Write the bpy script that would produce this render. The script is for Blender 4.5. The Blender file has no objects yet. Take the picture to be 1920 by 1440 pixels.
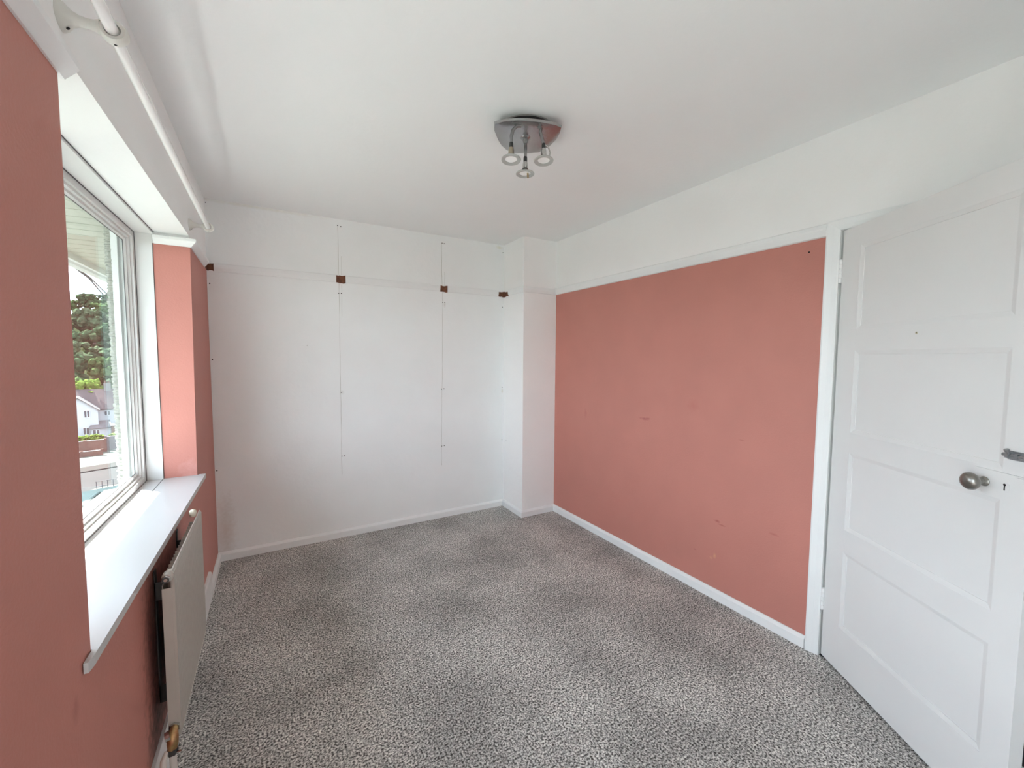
import bpy, bmesh, math, random
from mathutils import Vector, Matrix, noise
random.seed(7)
sc = bpy.context.scene
COL = sc.collection

# ------------------------------------------------------------------ camera
FPX, YAW, PITCH, ROLL = 776.64, 0.52541, 0.06427, 0.00534
CAM = Vector((0.352, 0.0, 1.4))
_f = Vector((math.sin(YAW)*math.cos(PITCH), math.cos(YAW)*math.cos(PITCH), -math.sin(PITCH)))
_r = Vector((math.cos(YAW), -math.sin(YAW), 0)); _u = _r.cross(_f)
_r2 = _r*math.cos(ROLL)+_u*math.sin(ROLL); _u2 = -_r*math.sin(ROLL)+_u*math.cos(ROLL)
cam = bpy.data.objects.new('camera', bpy.data.cameras.new('camera')); COL.objects.link(cam)
cam.data.sensor_width = 36; cam.data.lens = FPX*36/1920; cam.data.clip_start = 0.02; cam.data.clip_end = 2000
M = Matrix((_r2, _u2, -_f)).transposed().to_4x4(); M.translation = CAM
cam.matrix_world = M; sc.camera = cam

# ------------------------------------------------------------------ light
EXPOSURE = 0.68
SUN_E, SKY_E = 50.0, 5.8
sc.view_settings.view_transform = 'Standard'; sc.view_settings.look = 'None'
sc.view_settings.exposure = EXPOSURE; sc.view_settings.gamma = 1; sc.view_settings.use_curve_mapping = False
sc.cycles.use_denoising = True
sc.cycles.max_bounces = 14; sc.cycles.diffuse_bounces = 10; sc.cycles.glossy_bounces = 4
sc.cycles.transparent_max_bounces = 12
sc.cycles.sample_clamp_indirect = 12
w = bpy.data.worlds.new('sky'); sc.world = w; w.use_nodes = True
nt = w.node_tree; nt.nodes.clear()
def N(t, tree=None, **k):
    n = (tree or nt).nodes.new(t)
    for a, b in k.items(): setattr(n, a, b)
    return n
tc = N('ShaderNodeTexCoord'); sep = N('ShaderNodeSeparateXYZ'); nt.links.new(tc.outputs['Generated'], sep.inputs[0])
rmp = N('ShaderNodeValToRGB'); nt.links.new(sep.outputs['Z'], rmp.inputs[0])
rmp.color_ramp.elements[0].position = 0.0; rmp.color_ramp.elements[0].color = (.70, .79, .93, 1)
rmp.color_ramp.elements[1].position = .6; rmp.color_ramp.elements[1].color = (.46, .58, .80, 1)
mp = N('ShaderNodeMapping'); nt.links.new(tc.outputs['Generated'], mp.inputs[0]); mp.inputs['Scale'].default_value = (3, 3, 16)
nz = N('ShaderNodeTexNoise'); nt.links.new(mp.outputs[0], nz.inputs[0]); nz.inputs['Scale'].default_value = 1.6; nz.inputs['Detail'].default_value = 6
cr = N('ShaderNodeValToRGB'); nt.links.new(nz.outputs['Fac'], cr.inputs[0])
cr.color_ramp.elements[0].position = .45; cr.color_ramp.elements[1].position = .62
mx = N('ShaderNodeMixRGB'); nt.links.new(cr.outputs[0], mx.inputs[0]); nt.links.new(rmp.outputs[0], mx.inputs[1]); mx.inputs[2].default_value = (.95, .97, 1, 1)
bg = N('ShaderNodeBackground'); nt.links.new(mx.outputs[0], bg.inputs[0]); bg.inputs[1].default_value = SKY_E
wo = N('ShaderNodeOutputWorld'); nt.links.new(bg.outputs[0], wo.inputs[0])

sun = bpy.data.objects.new('sun', bpy.data.lights.new('sun', 'SUN')); COL.objects.link(sun)
sun.data.energy = SUN_E; sun.data.angle = math.radians(0.6); sun.data.color = (1, .985, .97)
sun.location = (-6, 6, 9)
sun.rotation_euler = Vector((1, -1.1, -1.5)).to_track_quat('-Z', 'Y').to_euler()

W, H, D = 2.5592, 2.4186, 3.3777       # room: window wall x=0, right wall x=W, far wall y=D
CX, CY = 2.2195, 3.0315                # boxed corner
YN = -0.55                             # wall behind the camera
ZR0, ZR1 = 1.957, 2.012                # picture rail
WY0, WY1, WZ0, WZ1 = 1.19, 2.71, 0.745, 2.012   # window opening
VY0, VY1, VZ0, VZ1 = -.47, .74, .30, 2.08          # opening of the added fill-light window, out of view beside the camera

# portal at the window: only guides sampling of the sky
for nm, loc, rot, sx, sy in (('window_portal', (-.32, (WY0+WY1)/2, 1.39), (0, math.radians(-90), 0), 1.3, 1.55),
                            ('window_portal', (-.32, (VY0+VY1)/2, (VZ0+VZ1)/2), (0, math.radians(-90), 0), 1.8, 1.25)):
    L = bpy.data.lights.new(nm, 'AREA'); L.shape = 'RECTANGLE'; L.size = sx; L.size_y = sy
    L.cycles.is_portal = True
    o = bpy.data.objects.new(nm, L); COL.objects.link(o); o.location = loc; o.rotation_euler = rot

# ------------------------------------------------------------------ materials
def mat(name, col, rough=.5, metal=0., bump=0., bscale=60., var=0., vscale=3., col2=None, spec=.5, detail=4, contrast=None, coat=0.):
    m = bpy.data.materials.new(name); m.use_nodes = True
    t = m.node_tree; b = t.nodes['Principled BSDF']
    b.inputs['Base Color'].default_value = (*col, 1); b.inputs['Roughness'].default_value = rough
    b.inputs['Metallic'].default_value = metal; b.inputs['Specular IOR Level'].default_value = spec
    b.inputs['Coat Weight'].default_value = coat
    g = N('ShaderNodeNewGeometry', t)
    if var or col2:
        n = N('ShaderNodeTexNoise', t); n.inputs['Scale'].default_value = vscale; n.inputs['Detail'].default_value = detail
        t.links.new(g.outputs['Position'], n.inputs['Vector'])
        r = N('ShaderNodeValToRGB', t); t.links.new(n.outputs['Fac'], r.inputs[0])
        lo, hi = contrast or (.3, .7)
        r.color_ramp.elements[0].position = lo; r.color_ramp.elements[1].position = hi
        c2 = col2 or tuple(c*(1-var) for c in col)
        r.color_ramp.elements[0].color = (*c2, 1); r.color_ramp.elements[1].color = (*col, 1)
        t.links.new(r.outputs[0], b.inputs['Base Color'])
    if bump:
        n = N('ShaderNodeTexNoise', t); n.inputs['Scale'].default_value = bscale; n.inputs['Detail'].default_value = 3
        t.links.new(g.outputs['Position'], n.inputs['Vector'])
        bp = N('ShaderNodeBump', t); bp.inputs['Strength'].default_value = bump; bp.inputs['Distance'].default_value = .004
        t.links.new(n.outputs['Fac'], bp.inputs['Height']); t.links.new(bp.outputs[0], b.inputs['Normal'])
    return m

def add_marks(m, marks):
    """flat stains and painted shade: (centre xyz, radii xyz, colour, strength) mixed over the base colour"""
    t = m.node_tree; b = t.nodes['Principled BSDF']
    inp = b.inputs['Base Color']
    g = N('ShaderNodeNewGeometry', t)
    n = N('ShaderNodeTexNoise', t); n.inputs['Scale'].default_value = 45; n.inputs['Detail'].default_value = 5
    t.links.new(g.outputs['Position'], n.inputs['Vector'])
    for c, r, colr, s in marks:
        su = N('ShaderNodeVectorMath', t, operation='SUBTRACT'); t.links.new(g.outputs['Position'], su.inputs[0]); su.inputs[1].default_value = c
        di = N('ShaderNodeVectorMath', t, operation='DIVIDE'); t.links.new(su.outputs[0], di.inputs[0]); di.inputs[1].default_value = r
        le = N('ShaderNodeVectorMath', t, operation='LENGTH'); t.links.new(di.outputs[0], le.inputs[0])
        ad = N('ShaderNodeMath', t, operation='ADD'); t.links.new(le.outputs['Value'], ad.inputs[0]); t.links.new(n.outputs['Fac'], ad.inputs[1])
        mr = N('ShaderNodeMapRange', t); t.links.new(ad.outputs[0], mr.inputs[0])
        mr.inputs[1].default_value = .55; mr.inputs[2].default_value = 1.5; mr.inputs[3].default_value = s; mr.inputs[4].default_value = 0
        mxn = N('ShaderNodeMixRGB', t); t.links.new(mr.outputs[0], mxn.inputs[0])
        if inp.is_linked:
            src = inp.links[0].from_socket; t.links.new(src, mxn.inputs[1])
        else: mxn.inputs[1].default_value = inp.default_value
        mxn.inputs[2].default_value = (*colr, 1)
        t.links.new(mxn.outputs[0], inp)

RED = (.555, .224, .182)
white_wall = mat('white_emulsion', (.925, .925, .92), .7, bump=.25, bscale=35, var=.03, vscale=2.5)
back_white = mat('white_emulsion_back', (.905, .925, .925), .7, bump=.3, bscale=28, var=.035, vscale=3)
ceil_white = mat('ceiling_paint', (.91, .925, .925), .75, bump=.2, bscale=40, var=.03, vscale=1.5)
red_wall = mat('terracotta_emulsion', RED, .55, bump=.2, bscale=120, var=.06, vscale=4)
gloss = mat('white_gloss', (.865, .88, .88), .35, var=.02, vscale=8)
door_white = mat('door_gloss', (.78, .78, .775), .4, bump=.08, bscale=40, var=.02, vscale=5)
sill_white = mat('sill_gloss', (.59, .59, .595), .35, bump=.05, bscale=20)
upvc = mat('upvc', (.68, .68, .67), .3)
liner_white = mat('liner_gloss', (.76, .76, .75), .35)
gasket = mat('gasket', (.12, .12, .12), .6)
bare = mat('bare_brown_plaster', (.22, .085, .045), .9, bump=1., bscale=150, col2=(.10, .04, .025), vscale=60)
hole = mat('dark_hole', (.015, .012, .01), .9)
seam = mat('paint_crack', (.52, .52, .48), .8)
pole_white = mat('pole_white', (.92, .92, .91), .25)
bracket_m = mat('bracket_cream', (.70, .69, .64), .35)
rad_cream = mat('radiator_cream', (.50, .465, .42), .4, var=.05, vscale=30)
fin_m = mat('convector_cream', (.50, .46, .42), .55)
brass = mat('brass', (.60, .46, .27), .3, 1)
holder_m = mat('holder_bronze', (.42, .37, .28), .35, .8)
copper = mat('copper', (.42, .20, .11), .4, 1, col2=(.55, .40, .18), vscale=60)
chrome = mat('chrome', (.55, .55, .53), .15, 1)
arm_m = mat('dark_chrome', (.30, .30, .30), .18, 1)
dark_metal = mat('dark_metal', (.05, .05, .05), .45, .5)
brushed = mat('brushed_steel', (.42, .42, .42), .24, 1, bump=.12, bscale=90, var=.12, vscale=18)
knob_m = mat('satin_pewter', (.30, .29, .27), .3, 1)
bolt_m = mat('bolt_steel', (.36, .37, .38), .35, 1)
pipe_m = mat('pipe_paint', (.66, .60, .55), .45, bump=.1)
frost = mat('frosted_ring', (.72, .72, .68), .35)
lamp_in = mat('lamp_reflector', (.97, .97, .96), .3)
hall_paint = mat('hall_paint', (.55, .54, .50), .7)
hall_carpet = mat('hall_carpet', (.03, .03, .035), .95, bump=.6, bscale=200)

carpet = bpy.data.materials.new('grey_twist_carpet'); carpet.use_nodes = True
def _carpet():
    t = carpet.node_tree; b = t.nodes['Principled BSDF']; b.inputs['Roughness'].default_value = .95; b.inputs['Specular IOR Level'].default_value = .1
    g = N('ShaderNodeNewGeometry', t)
    n1 = N('ShaderNodeTexNoise', t); n1.inputs['Scale'].default_value = 135; n1.inputs['Detail'].default_value = 2.5; n1.inputs['Roughness'].default_value = .6
    n2 = N('ShaderNodeTexNoise', t); n2.inputs['Scale'].default_value = 2.6; n2.inputs['Detail'].default_value = 4
    n3 = N('ShaderNodeTexNoise', t); n3.inputs['Scale'].default_value = 38; n3.inputs['Detail'].default_value = 2
    for n in (n1, n2, n3): t.links.new(g.outputs['Position'], n.inputs['Vector'])
    r = N('ShaderNodeValToRGB', t); t.links.new(n1.outputs['Fac'], r.inputs[0])
    e = r.color_ramp.elements; e[0].position = .38; e[0].color = (.085, .080, .074, 1); e[1].position = .62; e[1].color = (.88, .86, .82, 1)
    x = e.new(.5); x.color = (.46, .445, .425, 1)
    r2 = N('ShaderNodeValToRGB', t); t.links.new(n2.outputs['Fac'], r2.inputs[0])
    r2.color_ramp.elements[0].position = .35; r2.color_ramp.elements[0].color = (.78, .78, .78, 1); r2.color_ramp.elements[1].position = .62; r2.color_ramp.elements[1].color = (1.12, 1.12, 1.12, 1)
    r3 = N('ShaderNodeValToRGB', t); t.links.new(n3.outputs['Fac'], r3.inputs[0])
    r3.color_ramp.elements[0].position = .35; r3.color_ramp.elements[0].color = (.84, .84, .84, 1); r3.color_ramp.elements[1].position = .65; r3.color_ramp.elements[1].color = (1.1, 1.1, 1.1, 1)
    m1 = N('ShaderNodeMixRGB', t, blend_type='MULTIPLY'); m1.inputs[0].default_value = 1
    m2 = N('ShaderNodeMixRGB', t, blend_type='MULTIPLY'); m2.inputs[0].default_value = 1
    t.links.new(r.outputs[0], m1.inputs[1]); t.links.new(r2.outputs[0], m1.inputs[2])
    t.links.new(m1.outputs[0], m2.inputs[1]); t.links.new(r3.outputs[0], m2.inputs[2]); t.links.new(m2.outputs[0], b.inputs['Base Color'])
    bp = N('ShaderNodeBump', t); bp.inputs['Strength'].default_value = .9; bp.inputs['Distance'].default_value = .006
    t.links.new(n1.outputs['Fac'], bp.inputs['Height']); t.links.new(bp.outputs[0], b.inputs['Normal'])
_carpet()

glass = bpy.data.materials.new('window_glass'); glass.use_nodes = True
def _glass():
    t = glass.node_tree; t.nodes.clear()
    tr = N('ShaderNodeBsdfTransparent', t); tr.inputs[0].default_value = (.93, .96, .95, 1)
    gl = N('ShaderNodeBsdfGlossy', t); gl.inputs['Roughness'].default_value = .01
    lw = N('ShaderNodeLayerWeight', t); lw.inputs[0].default_value = .5
    pw = N('ShaderNodeMath', t, operation='POWER'); t.links.new(lw.outputs['Facing'], pw.inputs[0]); pw.inputs[1].default_value = 5
    fr = N('ShaderNodeMath', t, operation='MULTIPLY_ADD'); t.links.new(pw.outputs[0], fr.inputs[0]); fr.inputs[1].default_value = .45; fr.inputs[2].default_value = .02
    mxs = N('ShaderNodeMixShader', t); o = N('ShaderNodeOutputMaterial', t)
    t.links.new(fr.outputs[0], mxs.inputs[0]); t.links.new(tr.outputs[0], mxs.inputs[1]); t.links.new(gl.outputs[0], mxs.inputs[2])
    t.links.new(mxs.outputs[0], o.inputs[0])
_glass()
clear = bpy.data.materials.new('clear_rim_glass'); clear.use_nodes = True
clear.node_tree.nodes['Principled BSDF'].inputs['Transmission Weight'].default_value = .1
clear.node_tree.nodes['Principled BSDF'].inputs['Base Color'].default_value = (.50, .51, .49, 1)
clear.node_tree.nodes['Principled BSDF'].inputs['Roughness'].default_value = .3

# ------------------------------------------------------------------ mesh helpers
def obj(name, bm, m, parent=None, smooth=False, local=False, bevel=0):
    if bevel:
        bmesh.ops.bevel(bm, geom=[e for e in bm.edges if len(e.link_faces) == 2 and e.calc_face_angle(0) > .6], offset=bevel, segments=2, affect='EDGES', profile=.6)
    bmesh.ops.recalc_face_normals(bm, faces=bm.faces)
    me = bpy.data.meshes.new(name); bm.to_mesh(me); bm.free()
    for x in (m if isinstance(m, (list, tuple)) else (m,)): me.materials.append(x)
    if smooth:
        for p in me.polygons: p.use_smooth = True
        try: me.set_sharp_from_angle(angle=math.radians(40))
        except Exception: pass
    o = bpy.data.objects.new(name, me); COL.objects.link(o)
    if parent:
        o.parent = parent
        if not local: o.matrix_parent_inverse = world_of(parent).inverted()
    return o
def world_of(o):
    m = Matrix.LocRotScale(o.location, o.rotation_euler, o.scale)
    return (world_of(o.parent) @ o.matrix_parent_inverse @ m) if o.parent else m
def empty(name, loc, rz=0, parent=None):
    o = bpy.data.objects.new(name, None); COL.objects.link(o); o.location = loc; o.rotation_euler = (0, 0, rz)
    o.empty_display_size = .05
    if parent: o.parent = parent; o.matrix_parent_inverse = world_of(parent).inverted()
    return o
def tag(o, label=None, cat=None, group=None, kind=None):
    for k, v in (('label', label), ('category', cat), ('group', group), ('kind', kind)):
        if v: o[k] = v
    return o
def structure(o, label=None, cat=None): return tag(o, label, cat, kind='structure')
def bx(bm, x0, x1, y0, y1, z0, z1, mi=0):
    vs = [bm.verts.new((x, y, z)) for x in (x0, x1) for y in (y0, y1) for z in (z0, z1)]
    for f in ((0, 1, 3, 2), (4, 6, 7, 5), (0, 4, 5, 1), (2, 3, 7, 6), (0, 2, 6, 4), (1, 5, 7, 3)):
        bm.faces.new([vs[i] for i in f]).material_index = mi
    return vs
def box(*a): bm = bmesh.new(); bx(bm, *a); return bm
def tube(bm, pts, r, seg=12, caps=True):
    pts = [Vector(p) for p in pts]; rr = r if isinstance(r, (list, tuple)) else [r]*len(pts)
    rings = []; up = None
    for i, p in enumerate(pts):
        d = (pts[min(i+1, len(pts)-1)]-pts[max(i-1, 0)]).normalized()
        if up is None:
            a = Vector((0, 0, 1)) if abs(d.z) < .9 else Vector((1, 0, 0)); up = (a-d*a.dot(d)).normalized()
        else: up = (up-d*up.dot(d)).normalized()
        s = d.cross(up)
        rings.append([bm.verts.new(p+(up*math.cos(2*math.pi*k/seg)+s*math.sin(2*math.pi*k/seg))*rr[i]) for k in range(seg)])
    for a, b in zip(rings, rings[1:]):
        for k in range(seg): bm.faces.new((a[k], a[(k+1) % seg], b[(k+1) % seg], b[k]))
    if caps: bm.faces.new(rings[0][::-1]); bm.faces.new(rings[-1])
def lathe(bm, prof, c, axis='z', seg=24, close=False):
    """prof: (radius, height) list; c: centre; axis: direction of height"""
    c = Vector(c); ax = {'x': Vector((1, 0, 0)), 'y': Vector((0, 1, 0)), 'z': Vector((0, 0, 1))}.get(axis, None) if isinstance(axis, str) else Vector(axis).normalized()
    a = Vector((0, 0, 1)) if abs(ax.z) < .9 else Vector((1, 0, 0)); u = (a-ax*a.dot(ax)).normalized(); v = ax.cross(u)
    rings = []
    for r, h in prof:
        if r < 1e-6: rings.append([bm.verts.new(c+ax*h)])
        else: rings.append([bm.verts.new(c+ax*h+(u*math.cos(2*math.pi*k/seg)+v*math.sin(2*math.pi*k/seg))*r) for k in range(seg)])
    prs = list(zip(rings, rings[1:])) + ([(rings[-1], rings[0])] if close else [])
    for p, q in prs:
        for k in range(seg):
            k2 = (k+1) % seg
            if len(p) == 1 and len(q) == 1: continue
            if len(p) == 1: bm.faces.new((p[0], q[k2], q[k]))
            elif len(q) == 1: bm.faces.new((p[k], p[k2], q[0]))
            else: bm.faces.new((p[k], p[k2], q[k2], q[k]))
def strip(bm, A, B, out, prof, mA=0, mB=0):
    """extrude a profile (offset, z) from A to B (xy); out: xy unit normal into the room; mA/mB: mitre factors"""
    A, B, out = Vector(A), Vector(B), Vector(out); d = (B-A).normalized()
    r1 = [bm.verts.new((*(A+out*o-d*o*mA), z)) for o, z in prof]
    r2 = [bm.verts.new((*(B+out*o+d*o*mB), z)) for o, z in prof]
    n = len(prof)
    for i in range(n): bm.faces.new((r1[i], r1[(i+1) % n], r2[(i+1) % n], r2[i]))
    bm.faces.new(r1[::-1]); bm.faces.new(r2)
def prism(bm, poly, z0, z1, mi=0):
    a = [bm.verts.new((x, y, z0)) for x, y in poly]; b = [bm.verts.new((x, y, z1)) for x, y in poly]; n = len(poly)
    for i in range(n): bm.faces.new((a[i], a[(i+1) % n], b[(i+1) % n], b[i])).material_index = mi
    bm.faces.new(a[::-1]).material_index = mi; bm.faces.new(b).material_index = mi

# ------------------------------------------------------------------ room shell
bm = box(0, W, YN, D, -.03, 0); structure(obj('floor', bm, carpet))
structure(obj('ceiling', box(-.3, W+.12, YN-.1, D+.12, H, H+.1), ceil_white))

def wall_left():
    bm = bmesh.new()
    ys = [YN, VY0, VY1, WY0, WY1, D+.12]; zs = [-.03, VZ0, WZ0, ZR0, WZ1, VZ1, H]
    off = {(3, 2): -.002, (4, 2): -.007, (4, 3): .005, (4, 4): .003, (3, 4): 0.003, (3, 3): 0.002}   # slightly out of plumb plaster edges
    X0 = -.30
    V = {}
    def v(i, j, s):
        k = (i, j, s)
        if k not in V: V[k] = bm.verts.new(((off.get((i, j), 0) if s == 0 else X0), ys[i], zs[j]))
        return V[k]
    nI, nJ = len(ys)-1, len(zs)-1
    def solid(i, j): return 0 <= i < nI and 0 <= j < nJ and not (i == 3 and j in (2, 3)) and not (i == 1 and 1 <= j <= 4)
    def q(vs, mi): bm.faces.new(vs).material_index = mi
    for i in range(nI):
        for j in range(nJ):
            if not solid(i, j): continue
            mi = 0 if j < 3 else 1
            q([v(i, j, 0), v(i+1, j, 0), v(i+1, j+1, 0), v(i, j+1, 0)], mi)
            q([v(i, j, 1), v(i, j+1, 1), v(i+1, j+1, 1), v(i+1, j, 1)], 2)
            if not solid(i-1, j): q([v(i, j, 0), v(i, j+1, 0), v(i, j+1, 1), v(i, j, 1)], mi)
            if not solid(i+1, j): q([v(i+1, j, 0), v(i+1, j, 1), v(i+1, j+1, 1), v(i+1, j+1, 0)], mi)
            if not solid(i, j-1): q([v(i, j, 0), v(i, j, 1), v(i+1, j, 1), v(i+1, j, 0)], 1)
            if not solid(i, j+1): q([v(i, j+1, 0), v(i+1, j+1, 0), v(i+1, j+1, 1), v(i, j+1, 1)], 1)
    return bm
render_out = mat('outer_render', (.26, .26, .22), .95, bump=1, bscale=60)
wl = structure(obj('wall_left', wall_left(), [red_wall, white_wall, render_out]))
wb = structure(obj('wall_back', box(0, W, D, D+.12, -.03, H), back_white))
structure(obj('wall_front', box(-.3, W+.12, YN-.1, YN, -.03, H), white_wall))
wc = structure(obj('wall_corner', box(CX, W, CY, D, 0, H), white_wall))
DY0, DY1, DZ = 0.100, 0.905, 1.984
bm = bmesh.new()
for y0, y1, z0, z1 in ((YN-.1, DY0, -.03, H), (DY1, D+.12, -.03, ZR0), (DY1, D+.12, ZR0, H), (DY0, DY1, DZ, H)):
    bx(bm, W, W+.12, y0, y1, z0, z1, 1 if (z1 <= ZR0+.001 and y0 > .5) else 0)
wr = structure(obj('wall_right', bm, [white_wall, red_wall]))
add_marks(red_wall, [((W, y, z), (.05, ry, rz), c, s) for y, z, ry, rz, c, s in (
    (2.606, .951, .02, .05, (.45, .14, .13), .45), (1.99, .984, .055, .012, (.36, .09, .09), .8), (1.96, .99, .03, .008, (.36, .09, .09), .6),
    (1.611, 1.115, .05, .045, (.50, .17, .14), .55), (1.428, .46, .022, .010, (.35, .08, .07), .8), (1.40, .445, .03, .006, (.38, .10, .08), .7),
    (1.12, .499, .035, .008, (.42, .12, .10), .6), (1.307, .956, .02, .006, (.42, .12, .10), .6), (1.437, .25, .012, .02, (.68, .36, .20), .8),
    (1.46, .23, .012, .012, (.68, .36, .20), .6), (1.567, .235, .012, .006, (.38, .10, .08), .6))] +
    [((0, 1.80, .40), (.03, .27, .42), (.012, .008, .008), .98), ((0, 1.66, .05), (.03, .14, .30), (.02, .010, .008), .9), ((0, 1.10, .70), (.05, .02, .035), (.40, .14, .12), .7), ((-.03, 2.68, .80), (.08, .05, .08), (.72, .42, .40), .5)])  # near-black pair: shade of the gap behind the radiator, painted onto the wall
add_marks(back_white, [((.05, D, .2), (.07, .1, .30), (.62, .56, .50), .55), ((.30, D, 2.41), (.5, .1, .015), (.70, .68, .56), .35),
    ((.81, D, 1.125), (.02, .1, .02), (.66, .65, .60), .5), ((2.17, D, 2.395), (.04, .1, .02), (.76, .74, .58), .6), ((.58, D, 1.478), (.006, .1, .006), (.5, .5, .48), .7),
    ((2.205, D, 1.09), (.012, .1, .03), (.66, .62, .50), .6), ((1.642, D, 1.845), (.012, .1, .03), (.62, .6, .55), .6)])

# screw holes and cracks left by the removed wardrobe frame: parts of the far wall
hm = bmesh.new(); lathe(hm, [(0, -.0006), (.0042, -.0006), (.0042, .002)], (0, 0, 0), 'y', 8)
hme = bpy.data.meshes.new('screw_hole'); bmesh.ops.recalc_face_normals(hm, faces=hm.faces); hm.to_mesh(hme); hm.free(); hme.materials.append(hole)
holes = [(0.804, 2.371), (0.826, 2.366), (0.802, 1.873), (0.82, 1.874), (1.622, 2.357), (1.641, 2.355), (1.624, 1.863), (1.644, 1.864), (0.8, 0.633), (0.819, 0.633),
         (1.61, 1.124), (1.632, 1.126), (1.61, 0.628), (1.632, 0.63), (2.204, 1.122), (2.204, 0.627), (0.018, 1.992), (0.014, 1.873), (0.012, 1.375), (0.012, 0.626), (0.010, 2.39), (2.207, 2.352), (2.204, 1.86), (.805, 1.125)]
for x, z in holes:
    o = bpy.data.objects.new('screw_hole', hme); COL.objects.link(o); o.parent = wb; o.location = (x, D, z)
    if z > 2.38 or (x, z) == (.805, 1.125): o.scale = (.7, 1, .7)
o = bpy.data.objects.new('screw_hole', hme); COL.objects.link(o); o.parent = wc; o.location = (CX, 3.3244, .632); o.rotation_euler = (0, 0, -math.pi/2); o.scale = (.6, 1, .6)
o = bpy.data.objects.new('screw_hole', hme); COL.objects.link(o); o.parent = wr; o.location = (W, 1.02, 1.902); o.rotation_euler = (0, 0, -math.pi/2)
def crack(x0, z0, x1, z1, wd, parent=wb):
    bm = bmesh.new(); n = max(4, int(abs(z1-z0)/.06)); L = []
    for i in range(n+1):
        t = i/n; x = x0+(x1-x0)*t+random.uniform(-.0012, .0012); z = z0+(z1-z0)*t; ww = wd*random.uniform(.5, 1.1)
        L.append([bm.verts.new((x-ww/2, D-.0005, z)), bm.verts.new((x, D-.0016, z)), bm.verts.new((x+ww/2, D-.0005, z))])
    for a, b in zip(L, L[1:]):
        bm.faces.new((a[0], a[1], b[1], b[0])); bm.faces.new((a[1], a[2], b[2], b[1]))
    return obj('paint_ridge', bm, seam, parent)
crack(.804, 2.36, .805, 2.01, .0032); crack(.806, 1.95, .797, .49, .0026); crack(.824, 2.15, .824, 2.01, .0016); crack(.824, 1.94, .822, 1.70, .0016)
crack(1.6176, 2.347, 1.620, 2.01, .0030); crack(1.6248, 1.95, 1.607, .46, .0024); crack(1.642, 2.0, 1.642, 2.12, .0014)

# ------------------------------------------------------------------ picture rail (trim) and bare patches
RP = [(0, ZR0-.002), (.010, ZR0+.002), (.020, ZR0+.028), (.022, ZR0+.036), (.022, ZR1-.006), (.016, ZR1), (0, ZR1)]
RB = [(0, ZR0-.004), (.006, ZR0), (.012, ZR0+.022), (.014, ZR1-.010), (.012, ZR1-.006), (0, ZR1-.006)]
def trim(n, segs, prof=RP, m=gloss):
    bm = bmesh.new()
    for s in segs: strip(bm, *s[:3], prof, *(s[3:] if len(s) > 3 else ()))
    return structure(obj('trim_%d' % n, bm, m))
RL = [(0, 1.955), (.006, 1.9555), (.029, 1.980), (.030, 1.992), (.024, 1.996), (0, 1.996)]
trim(1, [((0, VY1+.01), (0, 1.212), (1, 0))], RL)
trim(12, [((0, YN), (0, VY0-.01), (1, 0))], RL)
trim(2, [((.004, WY1), (0, 3.255), (1, 0), 1, -.6), ((-.138, WY1), (.004, WY1), (0, -1), 0, 1)], RL)
trim(3, [((.040, D), (.785, D), (0, -1))], RB)
trim(4, [((.852, D), (1.601, D), (0, -1))], RB)
trim(5, [((1.668, D), (2.159, D), (0, -1))], RB)
trim(6, [((CX, 3.285), (CX, CY), (-1, 0), 0, 1), ((CX, CY), (W, CY), (0, -1), 1, 0)], RB)
trim(7, [((W, CY), (W, .945), (-1, 0))])
def patch(parent, x0, x1, y0, y1, z0, z1):
    bm = bmesh.new(); n = 5
    # chipped recess: an irregular block of bare plaster, flush with the paint
    def rag(a): return a+random.uniform(-.004, .004)
    if x1-x0 > y1-y0:
        top = [(x0+(x1-x0)*i/n, rag(z1)) for i in range(n+1)]; bot = [(x0+(x1-x0)*i/n, rag(z0)) for i in range(n+1)]
        poly = bot+top[::-1]
        a = [bm.verts.new((x, y0, z)) for x, z in poly]; b = [bm.verts.new((x, y1, z)) for x, z in poly]
    else:
        top = [(y0+(y1-y0)*i/n, rag(z1)) for i in range(n+1)]; bot = [(y0+(y1-y0)*i/n, rag(z0)) for i in range(n+1)]
        poly = bot+top[::-1]
        a = [bm.verts.new((x0, y, z)) for y, z in poly]; b = [bm.verts.new((x1, y, z)) for y, z in poly]
    k = len(poly)
    for i in range(k): bm.faces.new((a[i], a[(i+1) % k], b[(i+1) % k], b[i]))
    bm.faces.new(a); bm.faces.new(b[::-1])
    return obj('bare_patch', bm, bare, parent)
patch(wb, .786, .852, D-.0025, D+.01, 1.950, 2.006); patch(wb, 1.601, 1.668, D-.0025, D+.01, 1.950, 2.002)
patch(wb, 0, .040, D-.0025, D+.01, 1.955, 2.004); patch(wb, 2.162, CX, D-.0025, D+.01, 1.952, 1.998)
patch(wl, -.01, .0025, 3.258, D, 1.957, 2.004); patch(wc, CX-.0025, CX+.01, 3.288, D, 1.950, 1.996)
# ------------------------------------------------------------------ skirting
SK = [(0, 0), (.018, 0), (.018, .044), (.006, .058), (0, .058)]
def skirt(n, segs, prof=SK):
    bm = bmesh.new()
    for s in segs: strip(bm, *s[:3], prof, *(s[3:] if len(s) > 3 else ()))
    return structure(obj('baseboard_'+n, bm, gloss))
skirt('back', [((0, D), (CX, D), (0, -1))])
skirt('corner', [((CX, D), (CX, CY), (-1, 0), 0, 1), ((CX, CY), (W, CY), (0, -1), 1, 0)])
skirt('right', [((W, CY), (W, .950), (-1, 0))])
skirt('front', [((0, YN), (W, YN), (0, 1))])
bls = skirt('left', [((0, D), (0, 2.88), (1, 0))])
bm = bmesh.new(); strip(bm, (0, 2.90), (0, YN), (1, 0), [(0, 0), (.016, 0), (.016, .138), (.010, .146), (0, .146)])
structure(obj('baseboard_left', bm, gloss))

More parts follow.
